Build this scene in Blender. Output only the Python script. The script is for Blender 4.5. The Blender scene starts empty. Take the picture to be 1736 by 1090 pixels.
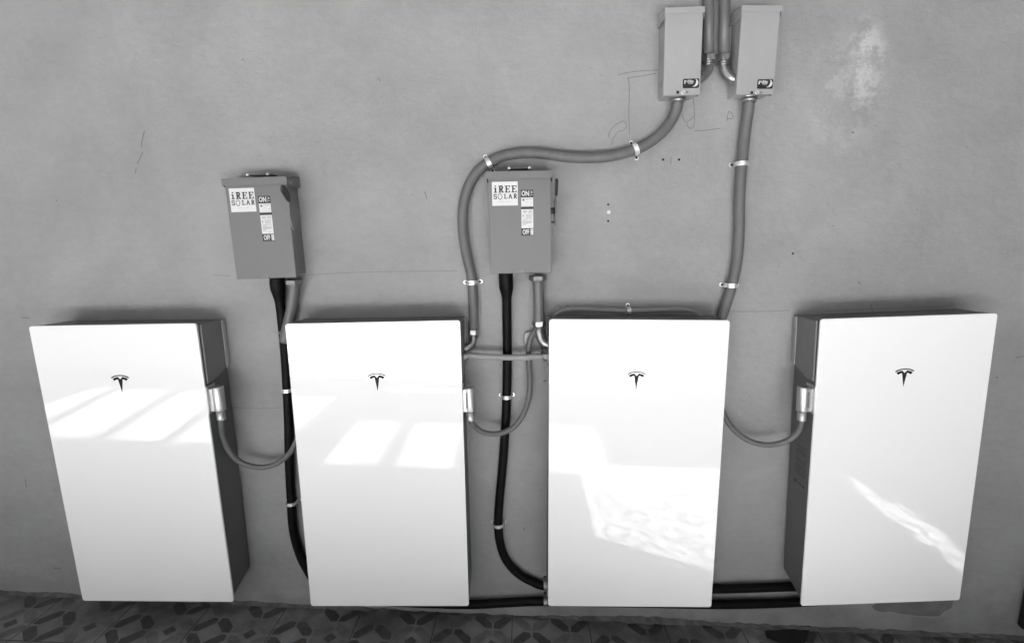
import bpy, bmesh, math, random
from mathutils import Vector, Matrix
random.seed(4)
SC = bpy.context.scene
COL = SC.collection
R_ = math.radians

# ------------------------------------------------------------------ camera
CAM = Vector((1.49755772, -1.88787952, 0.86792629))
RGT = Vector((0.99964282, 0.01701385, -0.02060971))
DWN = Vector((-0.01742515, -0.16976907, -0.98532981))
FWD = Vector((-0.02026314, 0.98533699, -0.16941197))
FPX = 822.76
cd = bpy.data.cameras.new("camera")
cam = bpy.data.objects.new("camera", cd)
COL.objects.link(cam)
cd.sensor_width = 36.0
cd.lens = 36.0 * FPX / 1736.0
cd.clip_start = 0.05
cd.clip_end = 500
m = Matrix((RGT, -DWN, -FWD)).transposed().to_4x4()
m.translation = CAM
cam.matrix_world = m
SC.camera = cam

# ------------------------------------------------------------------ sky, sun
SUN_H = Vector((0.25, -0.10, -1.0)).normalized()      # the way the sunlight travels
w = bpy.data.worlds.new("World")
SC.world = w
w.use_nodes = True
nt = w.node_tree
nt.nodes.clear()
wo = nt.nodes.new("ShaderNodeOutputWorld")
bg = nt.nodes.new("ShaderNodeBackground")
sky = nt.nodes.new("ShaderNodeTexSky")
sky.sky_type = 'NISHITA'
sky.sun_disc = False
sky.sun_elevation = math.asin(-SUN_H.z)
sky.sun_rotation = math.atan2(-SUN_H.x, -SUN_H.y)
bw = nt.nodes.new("ShaderNodeRGBToBW")                 # the photograph is black and white
nt.links.new(sky.outputs[0], bw.inputs[0])
nt.links.new(bw.outputs[0], bg.inputs[0])
bg.inputs[1].default_value = 0.05
nt.links.new(bg.outputs[0], wo.inputs[0])
sd = bpy.data.lights.new("sun", 'SUN')
sd.energy = 5.0
sd.angle = R_(0.5)
sd.color = (1, 1, 1)
sun = bpy.data.objects.new("sun", sd)
COL.objects.link(sun)
sun.rotation_mode = 'QUATERNION'
sun.rotation_quaternion = SUN_H.to_track_quat('-Z', 'Y')

SC.view_settings.view_transform = 'Standard'
SC.view_settings.look = 'None'
SC.view_settings.gamma = 1
SC.view_settings.exposure = 3.87
SC.render.engine = 'CYCLES'
SC.cycles.use_denoising = True
SC.cycles.max_bounces = 10
SC.cycles.diffuse_bounces = 6
SC.cycles.caustics_reflective = False
SC.cycles.caustics_refractive = False

# ------------------------------------------------------------------ helpers
def ray(px, py):
    return (RGT * ((px - 868) / FPX) + DWN * ((py - 545) / FPX) + FWD)

def at(px, py, Y=0.0):
    d = ray(px, py)
    return CAM + d * ((Y - CAM.y) / d.y)

def atx(px, py, X):
    d = ray(px, py)
    return CAM + d * ((X - CAM.x) / d.x)

FS = 0.056
def floor_z(x):
    return -0.69 - FS * x

def fl(px, py, up=0.0):
    d = ray(px, py)
    n = Vector((FS, 0, 1))
    t = (-0.69 + up - CAM.dot(n)) / d.dot(n)
    return CAM + d * t

def mat(name, base, rough=0.6, metal=0.0, spec=0.5, var=0.0, vscale=8.0, bump=0.0, bscale=80.0, stretch=(1, 1, 1), coat=0.0):
    M = bpy.data.materials.new(name)
    M.use_nodes = True
    n = M.node_tree
    b = n.nodes["Principled BSDF"]
    b.inputs["Base Color"].default_value = (base, base, base, 1)
    b.inputs["Roughness"].default_value = rough
    b.inputs["Metallic"].default_value = metal
    b.inputs["Specular IOR Level"].default_value = spec
    b.inputs["Coat Weight"].default_value = coat
    tc = n.nodes.new("ShaderNodeTexCoord")
    mp = n.nodes.new("ShaderNodeMapping")
    mp.inputs["Scale"].default_value = stretch
    n.links.new(tc.outputs["Object"], mp.inputs[0])
    if var > 0:
        no = n.nodes.new("ShaderNodeTexNoise")
        no.inputs["Scale"].default_value = vscale
        no.inputs["Detail"].default_value = 6
        no.inputs["Roughness"].default_value = 0.6
        n.links.new(mp.outputs[0], no.inputs[0])
        r = n.nodes.new("ShaderNodeMapRange")
        r.inputs["From Min"].default_value = 0.3
        r.inputs["From Max"].default_value = 0.7
        r.inputs["To Min"].default_value = max(0, base * (1 - var))
        r.inputs["To Max"].default_value = min(1, base * (1 + var))
        n.links.new(no.outputs[0], r.inputs[0])
        cb = n.nodes.new("ShaderNodeCombineColor")
        for i in range(3):
            n.links.new(r.outputs[0], cb.inputs[i])
        n.links.new(cb.outputs[0], b.inputs["Base Color"])
    if bump > 0:
        no2 = n.nodes.new("ShaderNodeTexNoise")
        no2.inputs["Scale"].default_value = bscale
        no2.inputs["Detail"].default_value = 4
        n.links.new(mp.outputs[0], no2.inputs[0])
        bp = n.nodes.new("ShaderNodeBump")
        bp.inputs["Strength"].default_value = bump
        bp.inputs["Distance"].default_value = 0.002
        n.links.new(no2.outputs[0], bp.inputs["Height"])
        n.links.new(bp.outputs[0], b.inputs["Normal"])
    return M

M_GLASS = mat("white_glass", 0.84, 0.025, 0, 0.65)
M_BODY = mat("battery_body_paint", 0.105, 0.45, 0, 0.4, var=0.04, bump=0.15, bscale=500)
M_COVER = mat("side_cover_paint", 0.15, 0.42, 0, 0.4, var=0.04, bump=0.15, bscale=500)
M_FLANGE = mat("flange_paint", 0.3, 0.4)
M_EMBLEM = mat("black_print", 0.008, 0.5, 0, 0.2)
M_BOXD = mat("grey_enamel", 0.145, 0.42, 0, 0.5, var=0.05, vscale=5, bump=0.2, bscale=260)
M_BOXT = mat("light_grey_enamel", 0.32, 0.45, 0, 0.5, var=0.05, vscale=6, bump=0.2, bscale=260)
M_STICK = mat("white_sticker", 0.62, 0.4)
M_BLACK = mat("black_ink", 0.012, 0.4)
M_INK = mat("grey_ink", 0.16, 0.5)
M_PALEINK = mat("pale_ink", 0.5, 0.5)
M_WHITEINK = mat("white_ink", 0.6, 0.5)
M_FLEX = mat("grey_conduit_jacket", 0.12, 0.5, 0, 0.4, var=0.10, vscale=14, stretch=(3, 3, 1), bump=0.15, bscale=150)
M_PIPE = mat("rigid_grey_conduit", 0.12, 0.42, 0, 0.5, var=0.1, vscale=10, stretch=(4, 4, 1))
M_CABLE = mat("grey_whip_conduit", 0.12, 0.5, 0, 0.4, var=0.06)
M_LCABLE = mat("pale_grey_conduit", 0.26, 0.45, 0, 0.4, var=0.06)
M_BLKPIPE = mat("black_plastic_pipe", 0.004, 0.5, 0, 0.12)
M_ZINC = mat("zinc_fitting", 0.34, 0.3, 0.85, 0.5, var=0.25, vscale=40, bump=0.4, bscale=120)
M_DARKMET = mat("dull_dark_metal", 0.2, 0.45, 0.6, 0.5, var=0.2, vscale=40)
M_STRAP = mat("bright_galvanised_strap", 0.85, 0.3, 0.75, 0.5, var=0.1, vscale=60)
M_PLUG = mat("silver_plug", 0.50, 0.36, 0.7, 0.5, var=0.06, vscale=60, bump=0.2, bscale=400)
M_SCREW = mat("dark_screw", 0.02, 0.4, 0.3)
M_BRIGHT = mat("bright_screw", 0.85, 0.25, 0.8)

class MB:
    """collects shapes for one mesh"""
    def __init__(s):
        s.bm = bmesh.new()
    def poly(s, pts):
        vs = [s.bm.verts.new(p) for p in pts]
        return s.bm.faces.new(vs)
    def box(s, x0, x1, y0, y1, z0, z1, mtx=None):
        P = [Vector((x, y, z)) for x in (x0, x1) for y in (y0, y1) for z in (z0, z1)]
        if mtx:
            P = [mtx @ p for p in P]
        v = [s.bm.verts.new(p) for p in P]
        for f in ((0, 1, 3, 2), (4, 6, 7, 5), (0, 4, 5, 1), (2, 3, 7, 6), (0, 2, 6, 4), (1, 5, 7, 3)):
            s.bm.faces.new([v[i] for i in f])
        return s
    def prism(s, pts, vec):
        """closed outline pts (Vectors) pushed along vec"""
        vec = Vector(vec)
        a = [s.bm.verts.new(p) for p in pts]
        b = [s.bm.verts.new(Vector(p) + vec) for p in pts]
        n = len(pts)
        s.bm.faces.new(a)
        s.bm.faces.new(list(reversed(b)))
        for i in range(n):
            j = (i + 1) % n
            s.bm.faces.new([a[j], a[i], b[i], b[j]])
        return s
    def tube(s, pts, r, n=20, cap=True):
        """tube through pts; r a number or one per point"""
        pts = [Vector(p) for p in pts]
        rs = r if isinstance(r, (list, tuple)) else [r] * len(pts)
        t = (pts[1] - pts[0]).normalized()
        up = Vector((0, 1, 0)) if abs(t.y) < 0.9 else Vector((1, 0, 0))
        a = t.cross(up).normalized()
        rings = []
        for i, p in enumerate(pts):
            if i == 0: t = pts[1] - pts[0]
            elif i == len(pts) - 1: t = pts[-1] - pts[-2]
            else: t = (pts[i + 1] - pts[i]).normalized() + (pts[i] - pts[i - 1]).normalized()
            t.normalize()
            a = (a - t * a.dot(t)).normalized()
            b = t.cross(a)
            rings.append([s.bm.verts.new(p + (a * math.cos(2 * math.pi * k / n) + b * math.sin(2 * math.pi * k / n)) * rs[i]) for k in range(n)])
        for i in range(len(rings) - 1):
            for k in range(n):
                f = s.bm.faces.new([rings[i][k], rings[i][(k + 1) % n], rings[i + 1][(k + 1) % n], rings[i + 1][k]])
                f.smooth = n > 8
        if cap:
            s.bm.faces.new(list(reversed(rings[0])))
            s.bm.faces.new(rings[-1])
        return s
    def disc(s, c, ax, r, h, n=20):
        c = Vector(c); ax = Vector(ax).normalized()
        return s.tube([c, c + ax * h], r, n)
    def dome(s, c, ax, r, h):
        c = Vector(c); ax = Vector(ax).normalized()
        P = [c + ax * h * math.sin(t) for t in (0, .4, .8, 1.2, 1.5)]
        return s.tube(P, [r * math.cos(t) for t in (0, .4, .8, 1.2, 1.5)], 14)
    def build(s, name, material, parent=None, bevel=0.0, segs=2):
        me = bpy.data.meshes.new(name)
        bmesh.ops.recalc_face_normals(s.bm, faces=s.bm.faces[:])
        s.bm.to_mesh(me)
        s.bm.free()
        me.materials.append(material)
        o = bpy.data.objects.new(name, me)
        COL.objects.link(o)
        if parent:
            o.parent = parent
        if bevel:
            b = o.modifiers.new("bevel", 'BEVEL')
            b.width = bevel; b.segments = segs; b.limit_method = 'ANGLE'; b.angle_limit = R_(40)
            b.harden_normals = False
        return o

def tag(o, label=None, cat=None, group=None, kind=None):
    if label: o["label"] = label
    if cat: o["category"] = cat
    if group: o["group"] = group
    if kind: o["kind"] = kind
    return o

def empty(name, loc, label, cat, group=None, roll=0.0):
    e = bpy.data.objects.new(name, None)
    e.empty_display_size = 0.1
    COL.objects.link(e)
    e.location = loc
    e.rotation_euler = (0, -roll, 0)
    return tag(e, label, cat, group)

def spline(P, per=10):
    """Catmull-Rom through P"""
    P = [Vector(p) for p in P]
    Q = [P[0] * 2 - P[1]] + P + [P[-1] * 2 - P[-2]]
    out = []
    for i in range(1, len(Q) - 2):
        a, b, c, d = Q[i - 1:i + 3]
        for k in range(per):
            t = k / per
            out.append(0.5 * ((2 * b) + (c - a) * t + (2 * a - 5 * b + 4 * c - d) * t * t + (3 * b - a - 3 * c + d) * t ** 3))
    out.append(P[-1])
    return out

def rrect(x0, x1, z0, z1, r, y=0.0, n=5):
    P = []
    for cx, cz, a0 in ((x1 - r, z1 - r, 0), (x0 + r, z1 - r, 90), (x0 + r, z0 + r, 180), (x1 - r, z0 + r, 270)):
        for k in range(n + 1):
            a = R_(a0 + 90 * k / n)
            P.append(Vector((cx + r * math.cos(a), y, cz + r * math.sin(a))))
    return P

# ------------------------------------------------------------------ ground
# tile floor: one sheet reaching far, tile pattern set in it near the wall
M_TILE = mat("tile_body", 0.20, 0.55, 0, 0.4, var=0.4, vscale=7, bump=0.3, bscale=90)
M_TILED = mat("tile_dark_petal", 0.078, 0.5, 0, 0.4, var=0.3, vscale=30)
M_TILEM = mat("tile_mid_petal", 0.16, 0.55, 0, 0.4, var=0.35, vscale=14)
M_JOINT = mat("tile_joint", 0.04, 0.8)
me = bpy.data.meshes.new("floor")
bm = bmesh.new()
def quad(bm, pts, mi, dz):
    f = bm.faces.new([bm.verts.new((x, y, floor_z(x) + dz)) for x, y in pts])
    f.material_index = mi
    if f.normal.z < 0: f.normal_flip()
quad(bm, [(-60, 8), (60, 8), (60, -80), (-60, -80)], 0, 0)
T = 0.33; U = T / 4
PA = [(-.038, .010), (-.035, .034), (-.010, .036), (.036, -.008), (.037, -.036), (.010, -.037)]
for i in range(-10, 14):
    for j in range(-14, 1):
        ox = -0.547 + i * T; oy = -0.247 + j * T
        for a in range(4):
            for b in range(4):
                dark = (a // 2) == (b // 2)
                cx = ox + (a + .5) * U; cy = oy + (b + .5) * U
                if cy > -0.035: continue
                pts = PA if (a + b) % 2 == 0 else [(-x, y) for x, y in PA]
                jit = [(cx + x + random.uniform(-.0025, .0025), cy + y + random.uniform(-.0025, .0025)) for x, y in pts]
                if (a + b) % 2: jit.reverse()
                quad(bm, list(reversed(jit)), 1 if dark else 2, 0.002)
        for a, b in ((3, 1), (1, 3)):
            cx = ox + a * U; cy = oy + b * U
            if cy > -0.03: continue
            quad(bm, [(cx - .026, cy - .004), (cx + .002, cy - .025), (cx + .026, cy + .004), (cx - .002, cy + .025)], 1, 0.0035)
for i in range(-10, 15):
    x = -0.547 + i * T
    quad(bm, [(x - .0017, -5), (x + .0017, -5), (x + .0017, 0), (x - .0017, 0)], 3, 0.005)
for j in range(-14, 1):
    y = -0.247 + j * T
    quad(bm, [(-4, y - .0017), (5, y - .0017), (5, y + .0017), (-4, y + .0017)], 3, 0.005)
bm.to_mesh(me); bm.free()
for M in (M_TILE, M_TILED, M_TILEM, M_JOINT): me.materials.append(M)
floor = bpy.data.objects.new("floor", me)
COL.objects.link(floor)
tag(floor, kind="structure")

# ------------------------------------------------------------------ the plaster wall
M_WALL = bpy.data.materials.new("painted_plaster")
M_WALL.use_nodes = True
n = M_WALL.node_tree
b = n.nodes["Principled BSDF"]
b.inputs["Roughness"].default_value = 0.62
b.inputs["Specular IOR Level"].default_value = 0.3
tc = n.nodes.new("ShaderNodeTexCoord")
def noise(scale, detail, st=(1, 1, 1), rough=0.55):
    mp = n.nodes.new("ShaderNodeMapping"); mp.inputs["Scale"].default_value = st
    n.links.new(tc.outputs["Object"], mp.inputs[0])
    t = n.nodes.new("ShaderNodeTexNoise")
    t.inputs["Scale"].default_value = scale; t.inputs["Detail"].default_value = detail; t.inputs["Roughness"].default_value = rough
    n.links.new(mp.outputs[0], t.inputs[0])
    return t.outputs[0]
def mr(src, a, b_, c, d):
    r = n.nodes.new("ShaderNodeMapRange")
    for k, v in zip(("From Min", "From Max", "To Min", "To Max"), (a, b_, c, d)): r.inputs[k].default_value = v
    n.links.new(src, r.inputs[0]); return r.outputs[0]
def mth(op, x, y=None):
    k = n.nodes.new("ShaderNodeMath"); k.operation = op
    for i, v in enumerate((x, y)):
        if v is None: continue
        if isinstance(v, (int, float)): k.inputs[i].default_value = v
        else: n.links.new(v, k.inputs[i])
    return k.outputs[0]
def blob(cx, cz, rx, rz):
    """soft round mask on the wall round (cx, cz)"""
    s_ = n.nodes.new("ShaderNodeSeparateXYZ"); n.links.new(tc.outputs["Object"], s_.inputs[0])
    dx = mth('DIVIDE', mth('SUBTRACT', s_.outputs[0], cx), rx)
    dz = mth('DIVIDE', mth('SUBTRACT', s_.outputs[2], cz), rz)
    d = mth('ADD', mth('MULTIPLY', dx, dx), mth('MULTIPLY', dz, dz))
    return mr(d, 0.0, 1.0, 1.0, 0.0)
base = mth('ADD', mr(noise(1.3, 5), .3, .7, .262, .318), mr(noise(5, 7, (0.9, 1, 1.1)), .3, .7, -.020, .020))
base = mth('ADD', base, mr(noise(38, 8, (0.7, 1, 1.0), .75), .3, .7, -.018, .018))
pt = at(1440, 150)
pt2 = at(1468, 100)
eff = mth('MULTIPLY', mr(noise(8, 12, rough=.8), .47, .54, 0, 1), blob(pt.x, pt.z, .17, .26))
eff2 = mth('MULTIPLY', mr(noise(16, 12, rough=.8), .43, .52, 0, 1), blob(pt2.x, pt2.z, .075, .17))
base = mth('ADD', base, mth('MULTIPLY', eff, .07))
base = mth('ADD', base, mth('MULTIPLY', eff2, .16))
# the band of older smoother paint near the ground
s_ = n.nodes.new("ShaderNodeSeparateXYZ"); n.links.new(tc.outputs["Object"], s_.inputs[0])
low = mr(mth('ADD', s_.outputs[2], mr(noise(3, 5), .3, .7, -.05, .05)), -.66, -.60, 1, 0)
base = mth('ADD', base, mth('MULTIPLY', low, mr(noise(6, 6), .3, .7, -.06, .06)))
cb = n.nodes.new("ShaderNodeCombineColor")
for i in range(3): n.links.new(base, cb.inputs[i])
n.links.new(cb.outputs[0], b.inputs["Base Color"])
hgt = mth('ADD', mth('MULTIPLY', noise(5, 3), 3.0), mth('ADD', mth('MULTIPLY', noise(38, 5, (0.75, 1, 1.1)), .8), mth('MULTIPLY', noise(150, 4), .5)))
hgt = mth('ADD', hgt, mth('MULTIPLY', mth('ADD', eff, eff2), mth('MULTIPLY', noise(40, 6), .5)))
bp = n.nodes.new("ShaderNodeBump"); bp.inputs["Strength"].default_value = 0.6; bp.inputs["Distance"].default_value = 0.005
n.links.new(hgt, bp.inputs["Height"]); n.links.new(bp.outputs[0], b.inputs["Normal"])

wall = MB().box(-4.2, 4.40, 0.0, 0.2, -1.3, 2.15).build("plaster_wall", M_WALL)
tag(wall, "long light grey plastered wall carrying all the boxes and conduits", "wall")
M_DWALL = mat("shade_wall_dark", 0.12, 0.7, var=.15, vscale=4)
side = MB().box(4.2, 4.4, -3.3, 0.2, -1.3, 1.97).build("shade_wall_right", M_DWALL)  # added wall out of view, keeps light off the right side
tag(side, "unseen dark wall past the right end, added to block light there", "wall")
p_ = at(1733.5, 1064, -.03); q_ = at(1733.5, 875, -.03)
post = MB().tube([Vector((p_.x + .03, -.03, p_.z)), Vector((p_.x + .03, -.03, (p_.z + q_.z) / 2)), Vector((p_.x + .03, -.03, q_.z))], [.036, .034, .034], 16).build("dark_post", mat("post_black", .012, .7))
tag(post, "dark stub post standing at the extreme lower right edge of the wall", "post")
end = MB().box(-1.95, -1.75, -1.25, -.001, -1.3, 1.97).build("shade_wall_left", M_DWALL)  # added wall out of view, darkens the lower left
tag(end, "unseen dark wall past the left end, added to dim the lower left", "wall")

M_PENCIL = mat("pencil_grey", 0.22, 0.8)
M_HOLE = mat("hole_dark", 0.01, 0.9)
M_SCUFF = mat("scuff_dark", 0.15, 0.8)
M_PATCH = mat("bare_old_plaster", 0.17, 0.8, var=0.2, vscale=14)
M_EDGE = mat("chipped_paint_edge", 0.34, 0.7)
M_BREAK = mat("broken_dark_hollow", 0.012, 0.95, var=.3, vscale=30)

def ribbon(mb, P, wd, Y=-0.0012):
    """flat pencil-thin stroke on the wall through pixels P"""
    W3 = [at(x, y, Y) for x, y in P]
    if len(W3) > 2: W3 = spline(W3, 5)
    for a, b_ in zip(W3[:-1], W3[1:]):
        t = (b_ - a)
        if t.length < 1e-6: continue
        t.normalize(); s2 = Vector((t.z, 0, -t.x)) * wd / 2
        mb.poly([a - s2, b_ - s2, b_ + s2, a + s2])

def strokes(name, sets, wd, material):
    for P in sets:
        mb = MB(); ribbon(mb, P, wd); mb.build(name, material, wall)
strokes("pencil_line", [
    [(1048, 128), (1062, 124), (1085, 121), (1116, 119)], [(1112, 125), (1090, 129), (1063, 133)],
    [(1065, 133), (1067, 150), (1066, 190), (1067, 228)],
    [(1031, 233), (1036, 220), (1048, 209), (1058, 206), (1062, 214), (1058, 221), (1048, 224), (1040, 235), (1037, 247)],
    [(1156, 178), (1157, 198), (1163, 209)], [(1175, 165), (1177, 190), (1176, 215), (1168, 217), (1165, 208), (1176, 198)],
    [(1177, 222), (1190, 222), (1222, 218)], [(1232, 206), (1236, 189), (1243, 200), (1232, 202)],
    [(1138, 266), (1137, 280)],
    [(947, 522), (950, 520), (953, 524)], [(958, 523), (960, 518), (964, 520), (965, 526)], [(1476, 516), (1478, 524), (1480, 529)], [(1614, 512), (1614, 520)]], 0.003, mat("pencil_faint", 0.17, 0.8))
strokes("hairline_crack", [[(522, 466), (600, 462), (700, 460), (775, 459)], [(362, 466), (390, 468)], [(385, 690), (430, 692), (478, 691)], [(1232, 528), (1290, 528), (1340, 526)], [(1400, 527), (1500, 523), (1612, 519)]], 0.0022, mat("crack_grey", 0.19, 0.9))
strokes("scratch", [[(245, 222), (241, 238), (239, 250)], [(231, 285), (229, 295)], [(242, 258), (233, 278)],
    [(36, 538), (49, 539)], [(43, 812), (45, 826)], [(90, 962), (103, 964)], [(886, 893), (890, 899)], [(640, 132), (645, 138)], [(720, 325), (724, 338)], [(1722, 606), (1736, 604)], [(1455, 478), (1459, 482)]], 0.0035, M_SCUFF)
for x, y, r in ((1124, 271, .0045), (1151, 271, .0045), (1031, 347, .004), (1031, 375, .004), (1446, 225, .006), (1020, 129, .003), (1554, 355, .003), (1413, 383, .003),
                (96, 340, .0031), (440, 264, .003), (1320, 452, .003), (600, 440, .003), (1690, 640, .005), (1190, 410, .003), (1640, 250, .003), (700, 330, .003), (1344, 430, .004)):
    MB().disc(at(x, y, 0), (0, -1, 0), r * (1 if r in (.0045, .004) else .62), .0015, 10).build("drill_hole", M_HOLE if r in (.0045, .004) else M_SCUFF, wall)
MB().disc(at(1032, 360, 0), (0, -1, 0), .007, .0015, 10).build("filler_spot", M_STICK, wall)
# random pocks so the paint reads as used
for k in range(10):
    x = random.uniform(-.8, 3.6); z = random.uniform(-.5, 1.7); r = random.uniform(.0012, .0028)
    MB().disc((x, 0, z), (0, -1, 0), r, .0012, 7).build("paint_pock", M_SCUFF if random.random() < .6 else M_EDGE, wall)
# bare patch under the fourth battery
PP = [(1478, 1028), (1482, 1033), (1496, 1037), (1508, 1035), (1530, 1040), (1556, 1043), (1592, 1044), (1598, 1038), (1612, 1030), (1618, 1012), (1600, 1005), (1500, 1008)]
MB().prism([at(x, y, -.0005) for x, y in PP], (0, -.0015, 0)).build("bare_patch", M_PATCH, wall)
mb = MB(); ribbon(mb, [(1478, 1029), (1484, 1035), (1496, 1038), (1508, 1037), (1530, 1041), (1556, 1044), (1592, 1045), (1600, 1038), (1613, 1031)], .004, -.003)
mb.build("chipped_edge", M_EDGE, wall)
# patch of broken plaster at the foot of the wall
PP = [(1284, 1062), (1300, 1063), (1330, 1062), (1345, 1060), (1372, 1060), (1388, 1065), (1375, 1068), (1366, 1071), (1320, 1071), (1296, 1069)]
MB().prism([at(x, y, -.001) for x, y in PP], (0, -.0018, 0)).build("broken_plaster", M_BREAK, wall)
PP = [(1296, 1069), (1320, 1068), (1350, 1066), (1372, 1067), (1370, 1080), (1358, 1098), (1330, 1096), (1315, 1086), (1300, 1080)]
brk = MB().prism([fl(x, y, .006) for x, y in PP], (0, 0, .002)).build("broken_tile_hollow", M_BREAK)
tag(brk, kind="structure")
# uneven mortar line where wall meets floor
M_MORTAR = mat("mortar_fillet", 0.13, 0.9, var=0.4, vscale=20, bump=.8, bscale=50)
mb = MB(); top = []; bot = []
k = 0; x = -1.6
while x < 3.7:
    h = .010 + .010 * random.random() + (.012 * math.sin(x * 3.1 + 1) if 0.6 < x < 2.2 else 0)
    dpt = .012 + .012 * random.random()
    top.append(Vector((x, -.0015, floor_z(x) + h))); bot.append(Vector((x, -dpt, floor_z(x) + .0055)))
    x += .03
vt = [mb.bm.verts.new(p) for p in top]; vb = [mb.bm.verts.new(p) for p in bot]
for i in range(len(vt) - 1): mb.bm.faces.new([vt[i], vt[i + 1], vb[i + 1], vb[i]])
mb.build("mortar_line", M_MORTAR, wall)

# ------------------------------------------------------------------ home batteries
PD = 0.166
def battery(corners, emblem_px, label, cover_side, plug_px=None, labelled=False):
    c = [at(x, y, -PD) for x, y in corners]             # TL TR BR BL of the glass
    ctr = sum(c, Vector()) / 4
    W = ((c[1] - c[0]).length + (c[2] - c[3]).length) / 2
    H = ((c[3] - c[0]).length + (c[2] - c[1]).length) / 2
    u = ((c[1] - c[0]) + (c[2] - c[3])); roll = math.atan2(u.z, u.x)
    e = empty("home_battery", (ctr.x, 0, ctr.z), label, "home battery", "white home batteries along the wall", roll)
    inv = Matrix.Rotation(roll, 4, 'Y') @ Matrix.Translation((-ctr.x, 0, -ctr.z))
    loc = [inv @ p for p in c]
    # the glass, with softly rounded corners
    def corner(i, r):
        p = loc[i]; a = (loc[(i - 1) % 4] - p).normalized(); b_ = (loc[(i + 1) % 4] - p).normalized()
        out = []
        for k in range(6):
            t = k / 5
            out.append(p + a * r * (1 - t) ** 2 + b_ * r * t ** 2)
        return out
    P = []
    for i in range(4): P += corner(i, .012)
    MB().prism([p + Vector((0, 0, 0)) for p in P], (0, .009, 0)).build("front_panel", M_GLASS, e, bevel=.0018, segs=3)
    # body behind it: straight sides, underside sloping up to the wall
    hw = W / 2 - .005; ht = H / 2 - .004
    prof = [(-PD + .0095, ht), (-.012, ht - .004), (-.012, -ht + .045), (-PD + .0095, -ht)]
    MB().prism([Vector((-hw, y, z)) for y, z in prof], (2 * hw, 0, 0)).build("body", M_BODY, e, bevel=.004)
    MB().box(-hw + .03, hw - .03, -.0115, -.001, -ht + .12, ht - .04).build("wall_bracket", M_DARKMET, e)
    s = cover_side
    # raised cover on the upper part of one side, with a pale bevelled rim
    zt = ht - .001; zb0 = ht - .185; zb1 = ht - .215
    pr = [(-PD + .014, zt), (-.010, zt - .002), (-.010, zb0), (-.020, zb0 - .006), (-PD + .05, zb1 - .01), (-PD + .014, zb1 - .012)]
    x0 = s * (hw + .001)
    cov = MB().prism([Vector((x0, y, z)) for y, z in pr], (s * .007, 0, 0)).build("side_cover", M_COVER, e, bevel=.003)
    MB().prism([Vector((s * (hw + .0082), y, z)) for y, z in ((-.034, zt - .004), (-.0115, zt - .004), (-.0115, zb0 - .002), (-.034, zb0 - .012))], (s * .004, 0, 0)).build("cover_rim", M_FLANGE, cov, bevel=.0015)
    # emblem: a thin arch over a tapering T
    q = inv @ at(emblem_px[0], emblem_px[1], -PD)
    def E_(pts): return [Vector((q.x + x * .001, -PD - .0002, q.z + z * .001)) for x, z in pts]
    arch = [(-34, -9), (-28, -4.5), (-18, -1), (-9, .6), (0, 1), (9, .6), (18, -1), (28, -4.5), (34, -9), (32.5, -12), (26, -8.6), (17, -5), (8.5, -3.2), (0, -2.7), (-8.5, -3.2), (-17, -5), (-26, -8.6), (-32.5, -12)]
    tee = [(-29, -14), (-21, -9.5), (-11, -6.8), (-8.5, -6.6), (0, -16), (8.5, -6.6), (11, -6.8), (21, -9.5), (29, -14), (22.5, -21.5), (17, -18), (11, -16), (8.6, -16.2), (0, -67), (-8.6, -16.2), (-11, -16), (-17, -18), (-22.5, -21.5)]
    mb = MB(); mb.prism(E_(arch), (0, -.0006, 0)); mb.prism(E_(tee), (0, -.0006, 0))
    mb.build("emblem", M_EMBLEM, e)
    # plug on the side, carrying the whip conduit
    if plug_px:
        (bx, by), Y = plug_px
        sx = s * (hw + .012)
        # anchor by the pixel of the middle of the cylinder
        p = inv @ at(bx, by, Y); p.x = s * (hw + .030)
        cy = p.y; cz = p.z
        rad = .021; hh = .047
        pl = MB()
        pl.tube([Vector((p.x, cy, cz - hh)), Vector((p.x, cy, cz - hh + .003)), Vector((p.x, cy, cz + hh - .004)), Vector((p.x, cy, cz + hh))], [rad * .97, rad, rad, rad * .93], 28)
        pl.box(min(s * (hw + .004), p.x), max(s * (hw + .004), p.x), cy - rad * .86, cy + rad * .86, cz - hh + .002, cz + hh - .006)
        plug = pl.build("plug", M_PLUG, e)
        MB().tube([Vector((p.x, cy, cz - hh + .001)), Vector((p.x + s * .001, cy, cz - hh - .036)), Vector((p.x + s * .001, cy, cz - hh - .039))], [.0155, .0155, .0145], 24).build("neck", M_PLUG, plug)
        MB().box(min(s * (hw + .001), s * (hw + .006)), max(s * (hw + .001), s * (hw + .006)), cy - .030, cy + .026, cz - hh - .008, cz + hh + .008).build("plug_plate", M_PLUG, plug, bevel=.002)
        MB().dome(Vector((p.x + s * .006, cy + .0205, cz + .012)), (s * .7, .7, 0), .006, .005).build("screw", M_BRIGHT, plug)
        if s < 0 or bx > 500: MB().prism([Vector((p.x - s * .012, cy - rad - .0006, cz + z_)) for z_ in (-.03, .03)] + [Vector((p.x - s * .005, cy - rad - .0002, cz + z_)) for z_ in (.03, -.03)], (0, -.0005, 0)).build("engraving", M_INK, plug)
        e["nk"] = 0
        del e["nk"]
        battery.neck = e.matrix_basis @ Vector((p.x, cy, cz - hh - .037))
        loc_m = Matrix.Translation((ctr.x, 0, ctr.z)) @ Matrix.Rotation(-roll, 4, 'Y')
        battery.neck = loc_m @ Vector((p.x, cy, cz - hh - .037))
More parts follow.
